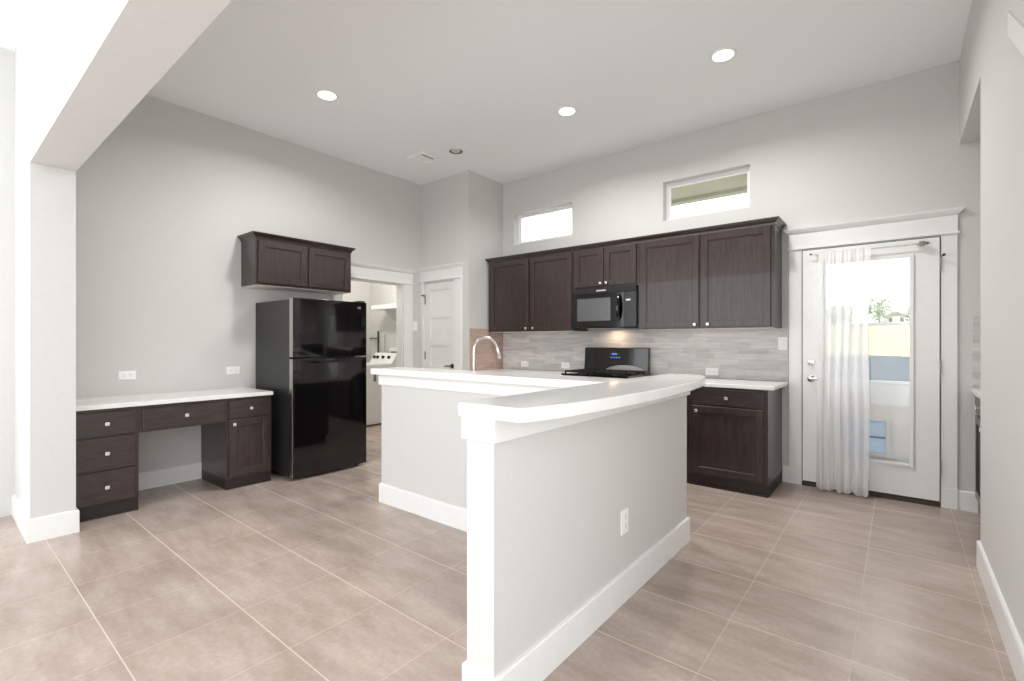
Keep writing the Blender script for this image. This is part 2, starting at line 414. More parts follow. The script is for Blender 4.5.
# sloped white trim board high on the right wall (top right corner of the view)
def sloped():
    b = B(); y0, z0, y1, z1 = 2.79, 2.50, 1.85, 1.82
    b.prism([(y0, z0), (y0, z0 + .10), (y1, z1 + .10), (y1, z1)], XR - .007, XR, 'x'); return b
struct(sloped().build('trim_4', WHITE))
# jamb liners
def jamb(name, axis, c0, c1, a0, a1, z, th=.015):
    b = B()
    for (p, q, r, s) in ((a0 - th, a0, 0, z), (a1, a1 + th, 0, z), (a0 - th, a1 + th, z, z + th)):
        if axis == 'y': b.box(p, q, c0, c1, r, s)
        else: b.box(c0, c1, p, q, r, s)
    struct(b.build(name, WHITE))
jamb('trim_5', 'y', YB + .001, YB + .16, -.658, .25, 2.052)
jamb('trim_6', 'y', YP + .001, YP + .12, -4.917, -4.331, 2.034)
jamb('trim_7', 'x', XL - .12, XL - .001, LAUN[0] + .014, LAUN[1] - .014, 1.986, .013)

# ------------------------------------------------------------------ clerestory windows
def window(n, x0, x1, z0, z1):
    t = snode(f'window_{n}', ((x0 + x1) / 2, YB + .1, z0))
    b = B(); y0, y1 = YB + .075, YB + .125; w = .03
    for q in ((x0, x0 + w, z0, z1), (x1 - w, x1, z0, z1), (x0 + w, x1 - w, z0, z0 + w), (x0 + w, x1 - w, z1 - w, z1)): b.box(q[0], q[1], y0, y1, q[2], q[3], .003)
    b.build('window_frame', VINYL, t)
    b = B(); i = w + .002; v = .014
    for q in ((x0 + i, x0 + i + v, z0 + i, z1 - i), (x1 - i - v, x1 - i, z0 + i, z1 - i), (x0 + i + v, x1 - i - v, z0 + i, z0 + i + v), (x0 + i + v, x1 - i - v, z1 - i - v, z1 - i)): b.box(q[0], q[1], y0 + .015, y1 - .01, q[2], q[3], .002)
    b.build('glazing_bead', VINYL, t)
    B().box(x0 + w + .012, x1 - w - .012, YB + .1, YB + .104, z0 + w + .012, z1 - w - .012).build('window_glass', GLASS, t)
window(1, *WIN[0]); window(2, *WIN[1])

# ------------------------------------------------------------------ exterior door
d1 = snode('door_1', (-.204, YB, 0))
gx0, gx1, gz0, gz1 = -.488, .082, .292, 1.92
wall_holes(B(), 'y', 4.84, 4.884, -.650, .2425, .045, 2.044, [(gx0, gx1, gz0, gz1)]).build('door_slab', DOORW, d1)
b = B()
for a, c, e in ((gx0 - .012, .024, 4.829), ):
    for q in ((gx0 - .012, gx0 + .014, gz0 - .012, gz1 + .012), (gx1 - .014, gx1 + .012, gz0 - .012, gz1 + .012), (gx0 + .014, gx1 - .014, gz0 - .012, gz0 + .014), (gx0 + .014, gx1 - .014, gz1 - .014, gz1 + .012)):
        b.box(q[0], q[1], 4.826, 4.841, q[2], q[3], .004)
b.build('glass_moulding', DOORW, d1)
B().box(gx0, gx1, 4.858, 4.864, gz0, gz1).build('door_glass', GLASS, d1)
for z in (.31, 1.06, 1.845):
    B().cyl((.247, 4.836, z - .05), (.247, 4.836, z + .05), .005).cyl((.247, 4.836, z + .05), (.247, 4.836, z + .058), .003).build('hinge', NICKEL, d1, True)
B().cyl((.249, 4.83, 1.895), (.262, 4.80, 1.9), .004).cyl((.262, 4.80, 1.9), (.266, 4.79, 1.902), .009).build('hinge_pin_stop', BRONZE, d1, True)
B().lathe([(.030, 0), (.030, -.008), (.024, -.016), (.012, -.018), (.010, -.030), (.0, -.030)], (-.585, 4.84, 1.075), 'y').box(-.603, -.567, 4.806, 4.814, 1.069, 1.081, .003).build('deadbolt', CHROME, d1, True)
B().lathe([(.030, 0), (.030, -.007), (.022, -.014), (.011, -.016), (.011, -.05), (.0, -.052)], (-.585, 4.84, .935), 'y').tube([(-.585, 4.79, .935), (-.55, 4.786, .936), (-.505, 4.786, .935), (-.475, 4.792, .930)], [.010, .009, .008, .006]).build('lever_handle', CHROME, d1, True)
B().box(-.656, -.650, 4.836, 4.841, .90, .97).box(-.656, -.650, 4.836, 4.841, 1.05, 1.10).build('latch_plate', BRONZE, d1)
b = B()
for q in ((-.6575, -.6505, .045, 2.051), (.243, .2495, .045, 2.051), (-.6505, .243, 2.0445, 2.051)): b.box(q[0], q[1], 4.858, 4.88, q[2], q[3])
b.build('dark_gap_strip', DARK, d1)  # dark strips set in the door gap to draw its shade
struct(B().box(-.658, .25, 4.845, 5.04, 0, .030, .004).build('trim_8', THRESH))
B().box(-.65, .242, 4.846, 4.88, .031, .0445).build('door_sweep', BLACKM, d1)

# storm door outside with a pet flap in its solid lower panel
sd = snode('door_3', (-.204, 5.0, 0), 'white storm door outside the glazed door with a pet flap in its low panel', 'door')
y0, y1 = 4.965, 4.995
b = B()
for q in ((-.645, -.585, .03, 2.045), (.177, .237, .03, 2.045), (-.585, .177, 1.985, 2.045), (-.585, .177, .03, .11)): b.box(q[0], q[1], y0, y1, q[2], q[3], .003)
b.build('storm_frame', VINYL, sd)
B().box(-.585, .177, y0 + .002, y1 - .002, 1.385, 1.41, .003).build('cross_rail', VINYL, sd)
B().box(-.585, .177, y0 + .002, y1 - .002, .905, .93, .003).build('mid_rail', VINYL, sd)
wall_holes(B(), 'y', y0 + .008, y1 - .008, -.585, .177, .11, .905, [(-.37, -.075, .33, .60)]).build('kick_panel', DOORW, sd)
for z0, z1 in ((.93, 1.385), (1.41, 1.985)): B().box(-.585, .177, y0 + .013, y0 + .017, z0, z1).build('storm_glass', GLASS, sd)
pf = B()
for q in ((-.395, -.365, .305, .625), (-.08, -.045, .305, .625), (-.365, -.08, .305, .335), (-.365, -.08, .595, .625)): pf.box(q[0], q[1], y0 - .004, y1, q[2], q[3], .004)
pf = pf.build('pet_flap_frame', VINYL, sd)
B().box(-.365, -.08, y0 + .012, y0 + .016, .335, .455).box(-.365, -.08, y0 + .012, y0 + .016, .467, .595).build('pet_flap', FLAPG, pf)
B().box(-.365, -.08, y0 + .008, y0 + .02, .455, .467).build('flap_bar', FENCE, pf)

# ------------------------------------------------------------------ pantry door (five flat panels)
d2 = snode('door_2', (-4.62, YP, 0))
dx0, dx1 = -4.914, -4.334
b = B().box(dx0, dx1, YP + .030, YP + .05, .012, 2.03)
n = 5; rail = .1; sx = .105; hgt = (2.03 - .012 - .2 - rail * n) / n
b.box(dx0, dx0 + sx, YP + .018, YP + .031, .012, 2.03); b.box(dx1 - sx, dx1, YP + .018, YP + .031, .012, 2.03)
z = .012
for i in range(n + 1):
    rr = .2 if i == 0 else rail
    b.box(dx0 + sx, dx1 - sx, YP + .018, YP + .031, z, z + rr); z += rr + hgt
b.build('door_slab', DOORW, d2)
for z in (.33, 1.07, 1.80):
    B().cyl((dx0 + .002, YP + .012, z - .05), (dx0 + .002, YP + .012, z + .05), .006).cyl((dx0 + .002, YP + .012, z + .05), (dx0 + .002, YP + .012, z + .062), .004).box(dx0 - .003, dx0 + .012, YP + .015, YP + .018, z - .05, z + .05).build('hinge', NICKEL, d2, True)
B().box(dx0 - .03, dx0 + .06, YP - .03, YP - .022, 1.865, 1.875).cyl((dx0 + .002, YP - .026, 1.87), (dx0 + .002, YP + .012, 1.85), .004).build('hinge_pin_stop', BRONZE, d2)
B().lathe([(.030, 0), (.030, -.007), (.02, -.012), (.010, -.014), (.010, -.05), (0, -.052)], (-4.392, YP + .018, .945), 'y').tube([(-4.392, YP - .028, .945), (-4.42, YP - .032, .947), (-4.47, YP - .032, .945), (-4.50, YP - .026, .938)], [.010, .009, .008, .006]).build('lever_handle', BRONZE, d2, True)

# ------------------------------------------------------------------ backsplashes
tag(B().box(XA + .012, -.762, YB - .010, YB - .0005, .900, 1.376).build('backsplash', MOSAIC), 'grey linear stone tile backsplash behind the black range', 'backsplash')
tag(B().box(XA, XA + .010, 4.235, YB - .0105, .90, 1.415).build('backsplash', PINK), 'rosy tan stone tile backsplash on the short wall behind the faucet', 'backsplash')
tag(B().box(.425, 1.07, YB - .010, YB, .915, 1.44).build('backsplash', MOSAIC), 'narrow strip of grey tile backsplash above the counter right of the door', 'backsplash')

# ------------------------------------------------------------------ cabinets
def knob(T, x, z, y, parent):
    B(T).box(x - .013, x + .013, y - .026, y - .017, z - .013, z + .013, .003).cyl((x, y, z), (x, y - .018, z), .006, .0045, 12).build('knob', KNOB, parent)
def door(T, x0, x1, z0, z1, parent, kx=None, kz=None, y=-.0195):
    b = B(T); s = .058
    b.box(x0, x0 + s, y, 0, z0, z1, .002, 1); b.box(x1 - s, x1, y, 0, z0, z1, .002, 1)
    b.box(x0 + s, x1 - s, y, 0, z0, z0 + s, .002, 1); b.box(x0 + s, x1 - s, y, 0, z1 - s, z1, .002, 1)
    # stepped inner bead and recessed panel
    for i, (d, yy) in enumerate(((.007, y + .005),)):
        b.box(x0 + s, x0 + s + d, yy, 0, z0 + s, z1 - s); b.box(x1 - s - d, x1 - s, yy, 0, z0 + s, z1 - s)
        b.box(x0 + s + d, x1 - s - d, yy, 0, z0 + s, z0 + s + d); b.box(x0 + s + d, x1 - s - d, yy, 0, z1 - s - d, z1 - s)
    b.box(x0 + s + .007, x1 - s - .007, y + .011, 0, z0 + s + .007, z1 - s - .007)
    o = b.build('door', WOOD, parent)
    if kx is not None: knob(T, kx, kz, y, o)
    return o
def drawer(T, x0, x1, z0, z1, parent, y=-.0195):
    o = B(T).box(x0, x1, y, 0, z0, z1, .004).build('drawer_front', WOODH, parent)
    knob(T, (x0 + x1) / 2, (z0 + z1) / 2, y, o)
    return o
def cab_root(name, label, cat, x, y, z, rz):
    t = thing(name, label, cat, (x, y, z), rz, {'wall_cabinet': 'dark wood wall cabinets', 'base_cabinet': 'dark wood base cabinets'}.get(name))
    T = Matrix.Translation((x, y, 0)) @ Matrix.Rotation(rz, 4, 'Z')
    return t, T

R90 = PI / 2
FX = -4.40     # face frame plane of the desk units
# drawer pedestal at the left
t, T = cab_root('drawer_cabinet', 'dark wood three-drawer pedestal under the left end of the desk', 'cabinet', FX, .66, 0, R90)
B(T).box(0, .362, 0, .575, .10, .7745).build('carcass', WOOD, t)
B(T).prism([(0, .012), (.362, .012), (.362, .575), (0, .575)], .0, .10).box(0, .362, .004, .012, 0, .02).build('toe_kick', TOE, t)
for z0, z1 in ((.585, .752), (.345, .572), (.105, .332)): drawer(T, .008, .340, z0, z1, t)
# lap drawer in the middle
t, T = cab_root('lap_drawer', 'wide single dark wood drawer hung under the middle of the desk', 'drawer', FX, 1.0225, .575, R90)
B(T).box(0, .598, 0, .575, .575, .7745).build('carcass', WOODH, t)
drawer(T, .022, .578, .595, .752, t)
# base cabinet at the right of the knee space
t, T = cab_root('base_cabinet', 'dark wood desk cabinet with one drawer over one door beside the fridge', 'cabinet', FX, 1.62, 0, R90)
B(T).box(0, .37, 0, .575, .085, .7745).build('carcass', WOOD, t)
B(T).box(0, .37, .012, .575, 0, .085).box(0, .37, .004, .012, 0, .02).build('toe_kick', TOE, t)
drawer(T, .018, .352, .602, .752, t)
door(T, .018, .352, .105, .59, t, .05, .553)
tag(B().box(XL, -4.372, .645, 1.995, .775, .808, .004).build('desk_countertop', QUARTZ), 'white quartz top of the built-in desk along the left wall', 'countertop')

def crown(T, path, z, m=WOODH):
    P = [(0, z - .006), (.006, z - .006), (.008, z + .008), (.018, z + .022), (.034, z + .036), (.038, z + .048), (0, z + .048)]
    return B(T).sweep(P, path)
# wall cabinet above the fridge
t, T = cab_root('wall_cabinet', 'dark wood two-door wall cabinet hung above the refrigerator', 'cabinet', -4.665, 1.965, 1.79, R90)
B(T).box(0, 1.0, 0, .314, 1.79, 2.225).build('carcass', WOOD, t)
B(T).box(.018, .982, .01, .30, 1.784, 1.79).build('underside_panel', WOODIN, t)
door(T, .022, .495, 1.808, 2.208, t); door(T, .515, .982, 1.808, 2.208, t)
crown(T, [(0, .314), (0, 0), (1.0, 0), (1.0, .314)], 2.228).build('crown_moulding', WOODH, t)

# wall cabinets on the back wall: three units under one crown
YU = 4.555
t, T = cab_root('wall_cabinet', 'tall dark wood two-door wall cabinet left of the microwave, in the alcove corner', 'cabinet', -4.055, YU, 1.376, 0)
B(T).box(0, 1.254, 0, .313, 1.376, 2.25).build('carcass', WOOD, t)
B(T).box(.018, 1.236, .01, .30, 1.370, 1.376).build('underside_panel', WOODIN, t)
door(T, .035, .640, 1.388, 2.243, t, .61, 1.412); door(T, .664, 1.238, 1.388, 2.243, t, .715, 1.414)
t, T = cab_root('wall_cabinet', 'short dark wood two-door wall cabinet directly above the microwave', 'cabinet', -2.80, YU, 1.83, 0)
B(T).box(0, .758, 0, .313, 1.83, 2.25).build('carcass', WOOD, t)
door(T, .018, .374, 1.845, 2.243, t, .348, 1.872); door(T, .384, .740, 1.845, 2.243, t, .416, 1.872)
t, T = cab_root('wall_cabinet', 'wide dark wood two-door wall cabinet right of the microwave, beside the door', 'cabinet', -2.04, YU, 1.376, 0)
B(T).box(0, 1.225, 0, .313, 1.376, 2.25).build('carcass', WOOD, t)
B(T).box(.018, 1.205, .01, .30, 1.370, 1.376).build('underside_panel', WOODIN, t)
door(T, .030, .600, 1.388, 2.243, t, .567, 1.414); door(T, .622, 1.196, 1.388, 2.243, t, .684, 1.414)
tag(crown(None, [(-4.055, YB - .002), (-4.055, YU), (-.815, YU), (-.815, YB - .002)], 2.2565).build('crown_moulding', WOODH), 'dark crown moulding running along the top of the three back wall cabinets', 'moulding')

# base cabinets along the back wall
def base_unit(name, label, x0, x1, y, doors=1, knob_side='l', rz=0, z1=.865, depth=.59):
    t, T = cab_root(name, label, 'cabinet', x0, y, 0, rz); w = x1 - x0
    B(T).box(0, w, 0, depth, .095, z1).build('carcass', WOOD, t)
    B(T).box(0, w, .01, depth, 0, .095).box(0, w, -.006, .012, 0, .018, .003).build('toe_kick', TOE, t)
    n = doors
    for i in range(n):
        a = .03 + i * (w - .05) / n; c = .03 + (i + 1) * (w - .05) / n - .01
        drawer(T, a, c, .71, .845, t)
        ks = a + .036 if knob_side == 'l' else c - .036
        door(T, a, c, .115, .697, t, ks, .655)
    return t
base_unit('base_cabinet', 'dark wood base cabinet with one drawer and door beside the exterior door', -1.432, -.812, 4.27)
base_unit('base_cabinet', 'dark wood base cabinet tucked against the right side of the range', -2.03, -1.434, 4.27)
base_unit('base_cabinet', 'dark wood base cabinet left of the range in the alcove corner', -4.07, -2.81, 4.27, 2)
tag(B().box(-2.034, -.762, 4.232, YB - .0105, .866, .898, .005).build('countertop', QUARTZ), 'white quartz countertop right of the range, next to the door', 'countertop')
tag(B().box(XA + .012, -2.808, 4.232, YB - .0105, .866, .898, .005).build('countertop', QUARTZ), 'white quartz countertop left of the range, reaching into the alcove corner', 'countertop')

# niche counter right of the door
t, T = cab_root('base_cabinet', 'dark grey base cabinet seen edge-on in the niche right of the door', 'cabinet', .455, YB - .02, 0, -R90)
B(T).box(0, 1.14, 0, .58, .11, .878).build('carcass', WOOD, t)
B(T).box(0, 1.14, .05, .58, 0, .11).build('toe_kick', TOE, t)
drawer(T, .02, .555, .735, .86, t); door(T, .02, .555, .125, .722, t, .52, .68)
drawer(T, .585, 1.12, .735, .86, t); door(T, .585, 1.12, .125, .722, t, .62, .68)
tag(B().box(.412, 1.069, 3.70, YB - .0105, .8785, .914, .005).build('countertop', QUARTZ), 'white countertop in the niche right of the door', 'countertop')

# ------------------------------------------------------------------ peninsula half wall with its trim
pn = thing('peninsula', 'low grey L-shaped half wall with white trim standing mid kitchen', 'peninsula', (-1.1, 1.8, 0))
L = [(-1.035, 1.188), (-1.035, 3.03), (-1.155, 3.03), (-1.155, 2.39), (-3.15, 2.39), (-3.15, 2.272), (-1.155, 2.272), (-1.155, 1.188)]
B().prism(L, 0, .96).build('half_wall', PAINT, pn)
B().box(-1.157, -1.033, 1.184, 1.190, .14, .93, .002).build('end_board', PAINT, pn)
outer = [(-1.155, 3.03), (-1.035, 3.03), (-1.035, 1.188), (-1.155, 1.188), (-1.155, 2.272), (-3.15, 2.272), (-3.15, 2.39)]
B().sweep(BP, outer[::-1]).build('baseboard', WHITE, pn)
CP = [(0, .918), (.014, .918), (.016, .922), (.016, .998), (0, .998)]
B().sweep(CP, outer[::-1]).prism([(x, y) for x, y in L], .96, .998).build('cap_moulding', WHITE, pn)

edge = [(-1.166, 1.152), (-.925, 1.160), (-.905, 1.168), (-.893, 1.185), (-.876, 1.245), (-.852, 1.35), (-.834, 1.53), (-.820, 1.75), (-.813, 2.0), (-.813, 2.25), (-.826, 2.5), (-.848, 2.72), (-.872, 2.86), (-.90, 2.96), (-.955, 3.05), (-1.166, 3.06)]
bar = edge + [(-1.166, 2.49), (-3.19, 2.49), (-3.19, 2.2), (-1.166, 2.2)]
tag(B().prism(bar, .9985, 1.045, bev=.006).build('bar_countertop', QUARTZ, None, True), 'white quartz raised bar top with a bowed edge on the half wall', 'countertop')
# sink counter behind the half wall
def sink_counter():
    b = B()
    for q in ((-3.15, -2.75, 2.391, 3.05), (-1.95, -1.156, 2.391, 3.05), (-2.75, -1.95, 2.391, 2.66), (-2.75, -1.95, 2.985, 3.05)): b.box(q[0], q[1], q[2], q[3], .866, .898)
    bmesh.ops.remove_doubles(b.bm, verts=b.bm.verts[:], dist=1e-4)
    return b
tag(sink_counter().build('countertop', QUARTZ), 'white quartz lower countertop hidden behind the raised bar', 'countertop')
t = thing('sink', 'steel sink basin set in the counter behind the raised bar', 'sink', (-2.35, 2.82, .70))
wall_b = B()
for q in ((-2.75, -2.735, 2.66, 2.985), (-1.965, -1.95, 2.66, 2.985), (-2.735, -1.965, 2.66, 2.675), (-2.735, -1.965, 2.97, 2.985)): wall_b.box(q[0], q[1], q[2], q[3], .68, .864)
wall_b.box(-2.75, -1.95, 2.66, 2.985, .67, .68).build('basin', STEEL, t)
B().lathe([(.04, 0), (.045, .004), (.03, .006), (0, .003)], (-2.35, 2.82, .68)).build('drain', CHROME, t, True)
t, T = cab_root('base_cabinet', 'dark wood sink cabinet hidden behind the leg of the half wall', 'cabinet', -1.17, 3.03, 0, PI)
B(T).box(0, 1.96, 0, .62, .095, .66).box(0, .77, 0, .62, .66, .865).box(1.60, 1.96, 0, .62, .66, .865).build('carcass', WOOD, t)
B(T).box(0, 1.96, .05, .62, 0, .095).build('toe_kick', TOE, t)
for i in range(4): door(T, .02 + i * .48, .48 + i * .48, .115, .645, t, (.45 if i % 2 == 0 else .05) + i * .48, .6)
# faucet
f = thing('faucet', 'tall satin gooseneck faucet rising behind the raised bar', 'faucet', (-2.485, 2.62, .898))
bx, by = -2.485, 2.62; dx, dy = .102, .22; ln = math.hypot(dx, dy); ux, uy = dx / ln, dy / ln
B().lathe([(.028, 0), (.028, .006), (.020, .03), (.018, .09), (.0125, .10), (0, .10)], (bx, by, .898)).build('base', CHROME, f, True)
pts = [(bx, by, .99), (bx, by, 1.08), (bx, by, 1.175)]; rad = .098
for k in range(1, 13):
    a = PI - k * (PI * .93) / 12
    pts.append((bx + ux * (rad + rad * math.cos(a)), by + uy * (rad + rad * math.cos(a)), 1.185 + .098 * math.sin(a)))
B().tube(pts, .0115, 12).build('spout', CHROME, f, True)
e = Vector(pts[-1]); 
B().tube([e, e + Vector((ux * .006, uy * .006, -.022)), e + Vector((ux * .022, uy * .022, -.075)), e + Vector((ux * .025, uy * .025, -.085))], [.0125, .016, .018, .014], 12).build('spray_head', CHROME, f, True)
B().cyl((bx, by, .96), (bx + .035, by - .01, .962), .008).tube([(bx + .035, by - .01, .962), (bx + .06, by - .015, .975), (bx + .085, by - .02, .995)], [.008, .006, .005]).build('lever', CHROME, f, True)

# ------------------------------------------------------------------ outlets and switches
def outlet(label, x, y, z, rz, horiz=True, group='wall outlets'):
    t = thing('wall_outlet', label, 'outlet', (x, y, z), rz, 'white wall outlets')
    T = Matrix.Translation((x, y, z)) @ Matrix.Rotation(rz, 4, 'Z')
    w, h = (.117, .074) if horiz else (.074, .117)
    B(T).box(-w / 2, w / 2, -.006, 0, -h / 2, h / 2, .002).build('cover_plate', PLASTIC, t)
    for s in (-1, 1):
        cx, cz = (s * .022, 0) if horiz else (0, s * .022)
        o = B(T).box(cx - .017, cx + .017, -.008, -.005, cz - .015, cz + .015, .001).build('socket', PLASTIC, t)
        b = B(T)
        for k in (-.006, .006): b.box(cx + k - .0012, cx + k + .0012, -.0085, -.0078, cz - .001, cz + .007)
        b.cyl((cx, -.0085, cz - .008), (cx, -.0078, cz - .008), .0025, None, 8).build('socket_slots', SLOT, o)
    return t
outlet('white sideways outlet on the left wall above the drawer end of the desk', XL, 1.08, .974, R90)
outlet('white sideways outlet on the left wall near the fridge side', XL, 1.892, .978, R90)
outlet('white sideways outlet on the tile right of the range', -1.416, YB - .0102, .962, 0)
outlet('white sideways outlet on the tile near the alcove corner', -3.713, YB - .0102, .969, 0)
outlet('white sideways outlet on the tile just left of the range', -3.10, YB - .0102, .969, 0)
outlet('white upright outlet low on the side of the half wall', -1.035, 2.147, .381, R90, False)
def switch(label, x, y, z, rz):
    t = thing('light_switch', label, 'switch', (x, y, z), rz, 'white light switches')
    T = Matrix.Translation((x, y, z)) @ Matrix.Rotation(rz, 4, 'Z')
    B(T).box(-.037, .037, -.006, 0, -.058, .058, .002).build('cover_plate', PLASTIC, t)
    B(T).box(-.016, .016, -.010, -.005, -.032, .032, .002).build('rocker', PLASTIC, t)
switch('white light switch on the tile beside the exterior door', -.806, YB - .0102, 1.237, 0)
switch('white light switch between the laundry opening and the pantry door', XL, 4.118, 1.46, R90)

# ------------------------------------------------------------------ refrigerator
FY0, FY1, FF = 2.095, 2.85, -4.20
r = thing('refrigerator', 'glossy black top-freezer refrigerator standing right of the desk', 'refrigerator', (-4.55, 2.47, 0), 0)
B().box(-4.972, -4.275, FY0, FY1, .03, 1.638, .006).build('body', BLACKT, r)
for y in (FY0 + .06, FY1 - .06):
    for x in (-4.88, -4.30): B().cyl((x, y, 0), (x, y, .032), .018).build('foot', BLACKM, r)
B().box(-4.285, -4.255, FY0 + .01, FY1 - .01, .015, .075).build('kick_grille', BLACKM, r)
def fdoor(name, z0, z1):
    n = 10; pf = []
    y0, y1 = FY0 - .004, FY1 + .004
    pf = [(-4.268, y0), (-4.268, y1), (FF - .012, y1)]
    for k in range(n + 1):
        s = k / n; pf.append((FF - .012 + .016 * math.sin(PI * s) ** .6 if 0 < k < n else FF - .012, y1 - s * (y1 - y0)))
    return B().prism(pf, z0, z1, bev=.004).build(name, BLACK, r, True)
fz = fdoor('freezer_door', 1.112, 1.648); ff = fdoor('fresh_food_door', .028, 1.098)
for z0, z1, p in ((1.115, 1.645, fz), (.032, 1.095, ff)):
    B().box(-4.262, FF - .006, FY0 - .008, FY0 - .0035, z0, z1, .002).build('edge_trim', STEEL, p)
# pocket handles: shallow swept lips along the seam
def lip(z, s, p):
    pts = [(FF + .005 + .018 * math.sin(PI * k / 14), FY0 + .11 + k * .4 / 14, z + s * .012 * math.sin(PI * k / 14)) for k in range(15)]
    B().tube(pts, [.003] + [.010] * 13 + [.003], 8).build('handle', BLACK, p, True)
lip(1.078, -1, ff)
B().box(-4.30, -4.24, FY1 - .09, FY1 + .016, 1.10, 1.110, .002).build('middle_hinge', STEEL, r)
B().box(-4.28, FF + .012, FY1 - .02, FY1 + .018, 1.098, 1.113, .003).build('hinge_cap', STEEL, r)
B().box(-4.33, -4.215, FY1 - .07, FY1 - .01, 1.6485, 1.664, .004).build('top_hinge_cover', BLACKM, r)
def letters(txt, size, loc, rot, m, parent, name='logo', ext=.0006):
    c = bpy.data.curves.new(name, 'FONT'); c.body = txt; c.size = size; c.extrude = ext; c.align_x = 'CENTER'; c.align_y = 'CENTER'
    o = bpy.data.objects.new(name, c); COL.objects.link(o)
    dg = bpy.context.evaluated_depsgraph_get(); me = bpy.data.meshes.new_from_object(o.evaluated_get(dg))
    bpy.data.objects.remove(o)
    me.transform(Matrix.Translation(loc) @ rot)
    bm = bmesh.new(); bm.from_mesh(me); bb = B(); bb.bm.free(); bb.bm = bm
    return bb.build(name, m, parent)
ROT_Y = Matrix.Rotation(PI / 2, 4, 'X')                                  # faces -y
ROT_X = Matrix.Rotation(PI / 2, 4, 'Z') @ Matrix.Rotation(PI / 2, 4, 'X')  # faces +x
lg = letters('LG', .030, (FF - .0025, FY1 - .085, 1.592), ROT_X, LOGO, fz)
B().lathe([(.012, 0), (.012, .0015), (0, .0015)], (FF - .004, FY1 - .122, 1.592), 'x', 20).build('logo_disc', LOGO, fz)

# ------------------------------------------------------------------ microwave
mw = thing('microwave', 'black over-the-range microwave hung under the short cabinet', 'microwave', (-2.42, 4.66, 1.39))
mx0, mx1, mz0, mz1, my = -2.796, -2.046, 1.394, 1.828, 4.556
B().box(mx0, mx1, my, YB - .012, mz0, mz1, .004).build('body', BLACKM, mw)
xs = -2.245
md = wall_holes(B(), 'y', my - .034, my - .001, mx0 + .003, xs + .06, mz0 + .012, mz1 - .065, [(-2.74, -2.335, 1.475, 1.72)]).build('door', BLACK, mw)
B().box(-2.74, -2.335, my - .028, my - .02, 1.475, 1.72).build('window', MWGLASS, md)
B().box(-2.70, -2.37, my - .0295, my - .0275, 1.50, 1.70).build('window_mesh', MWGLASS, md)
hp = [(-2.235, my - .034, 1.475)] + [(-2.235, my - .034 - .042 * math.sin(PI * k / 10) ** .6, 1.475 + k * .027) for k in range(1, 10)] + [(-2.235, my - .034, 1.745)]
B().tube(hp, [.010, .015, .018, .019, .02, .02, .02, .019, .018, .015, .010], 12).build('handle', BLACK, md, True)
cp = B().box(xs + .062, mx1 - .003, my - .034, my - .001, mz0 + .012, mz1 - .065, .003).build('control_panel', GREYPL, mw)
B().box(xs + .085, xs + .135, my - .0355, my - .0335, 1.672, 1.69).build('display', LOGO, cp)
b = B()
for i in range(5):
    for j in range(3): b.box(xs + .078 + j * .036, xs + .105 + j * .036, my - .0352, my - .0335, 1.44 + i * .038, 1.462 + i * .038, .0005, 1)
b.build('key_pad', GREYPL, cp)
vg = B().box(mx0 + .003, mx1 - .003, my - .034, my - .001, mz1 - .062, mz1 - .003, .003).build('vent_grille', BLACKM, mw)
B().box(-2.50, -2.39, my - .0355, my - .0335, mz1 - .040, mz1 - .026, .0005, 1).build('badge', LOGO, vg)
B().box(-2.62, -2.22, 4.54, 4.62, mz0 - .003, mz0 + .001).build('lamp_lens', LAMPOFF, mw)
li = bpy.data.lights.new('cooktop_lamp', 'AREA'); li.energy = .8; li.color = (1, .74, .5); li.size = .10; li.size_y = .05; li.shape = 'RECTANGLE'
lo = bpy.data.objects.new('cooktop_lamp', li); COL.objects.link(lo); lo.parent = mw; lo.matrix_basis = Matrix.Translation(Vector((-2.42, 4.74, mz0 - .006)) - mw.location)

# ------------------------------------------------------------------ range
rg = thing('range', 'black gas range with raised back panel under the microwave', 'stove', (-2.42, 4.55, 0))
rx0, rx1 = -2.800, -2.038
B().box(rx0 + .002, rx1 - .002, 4.33, 4.855, .03, .895).build('body', BLACKM, rg)
for x in (rx0 + .05, rx1 - .05):
    for y in (4.38, 4.8): B().cyl((x, y, 0), (x, y, .031), .02).build('foot', BLACKM, rg)
od = B().box(rx0 + .006, rx1 - .006, 4.295, 4.329, .22, .74, .006).build('oven_door', BLACK, rg)
B().box(rx0 + .12, rx1 - .12, 4.292, 4.296, .36, .60).build('oven_window', DARKGLASS, od)
B().tube([(rx0 + .06, 4.295, .69), (rx0 + .06, 4.25, .69), (rx1 - .06, 4.25, .69), (rx1 - .06, 4.295, .69)], .010).build('oven_handle', BLACK, od, True)
B().box(rx0 + .006, rx1 - .006, 4.30, 4.329, .05, .21, .004).build('storage_drawer', BLACK, rg)
kp = B().box(rx0 + .004, rx1 - .004, 4.285, 4.329, .75, .893, .006).build('knob_panel', BLACK, rg)
for i in range(5): B().lathe([(.022, 0), (.021, -.022), (.017, -.028), (0, -.028)], (rx0 + .11 + i * .136, 4.285, .82), 'y', 20).build('burner_knob', BLACKM, kp, True)
B().box(rx0 - .002, rx1 + .002, 4.30, 4.855, .8985, .918, .005).build('cooktop', BLACK, rg)
for cx in (-2.62, -2.22):
    for cy in (4.44, 4.66): B().lathe([(.055, 0), (.05, .012), (.03, .016), (.03, .022), (0, .022)], (cx, cy, .918)).build('burner', BLACKM, rg, True)
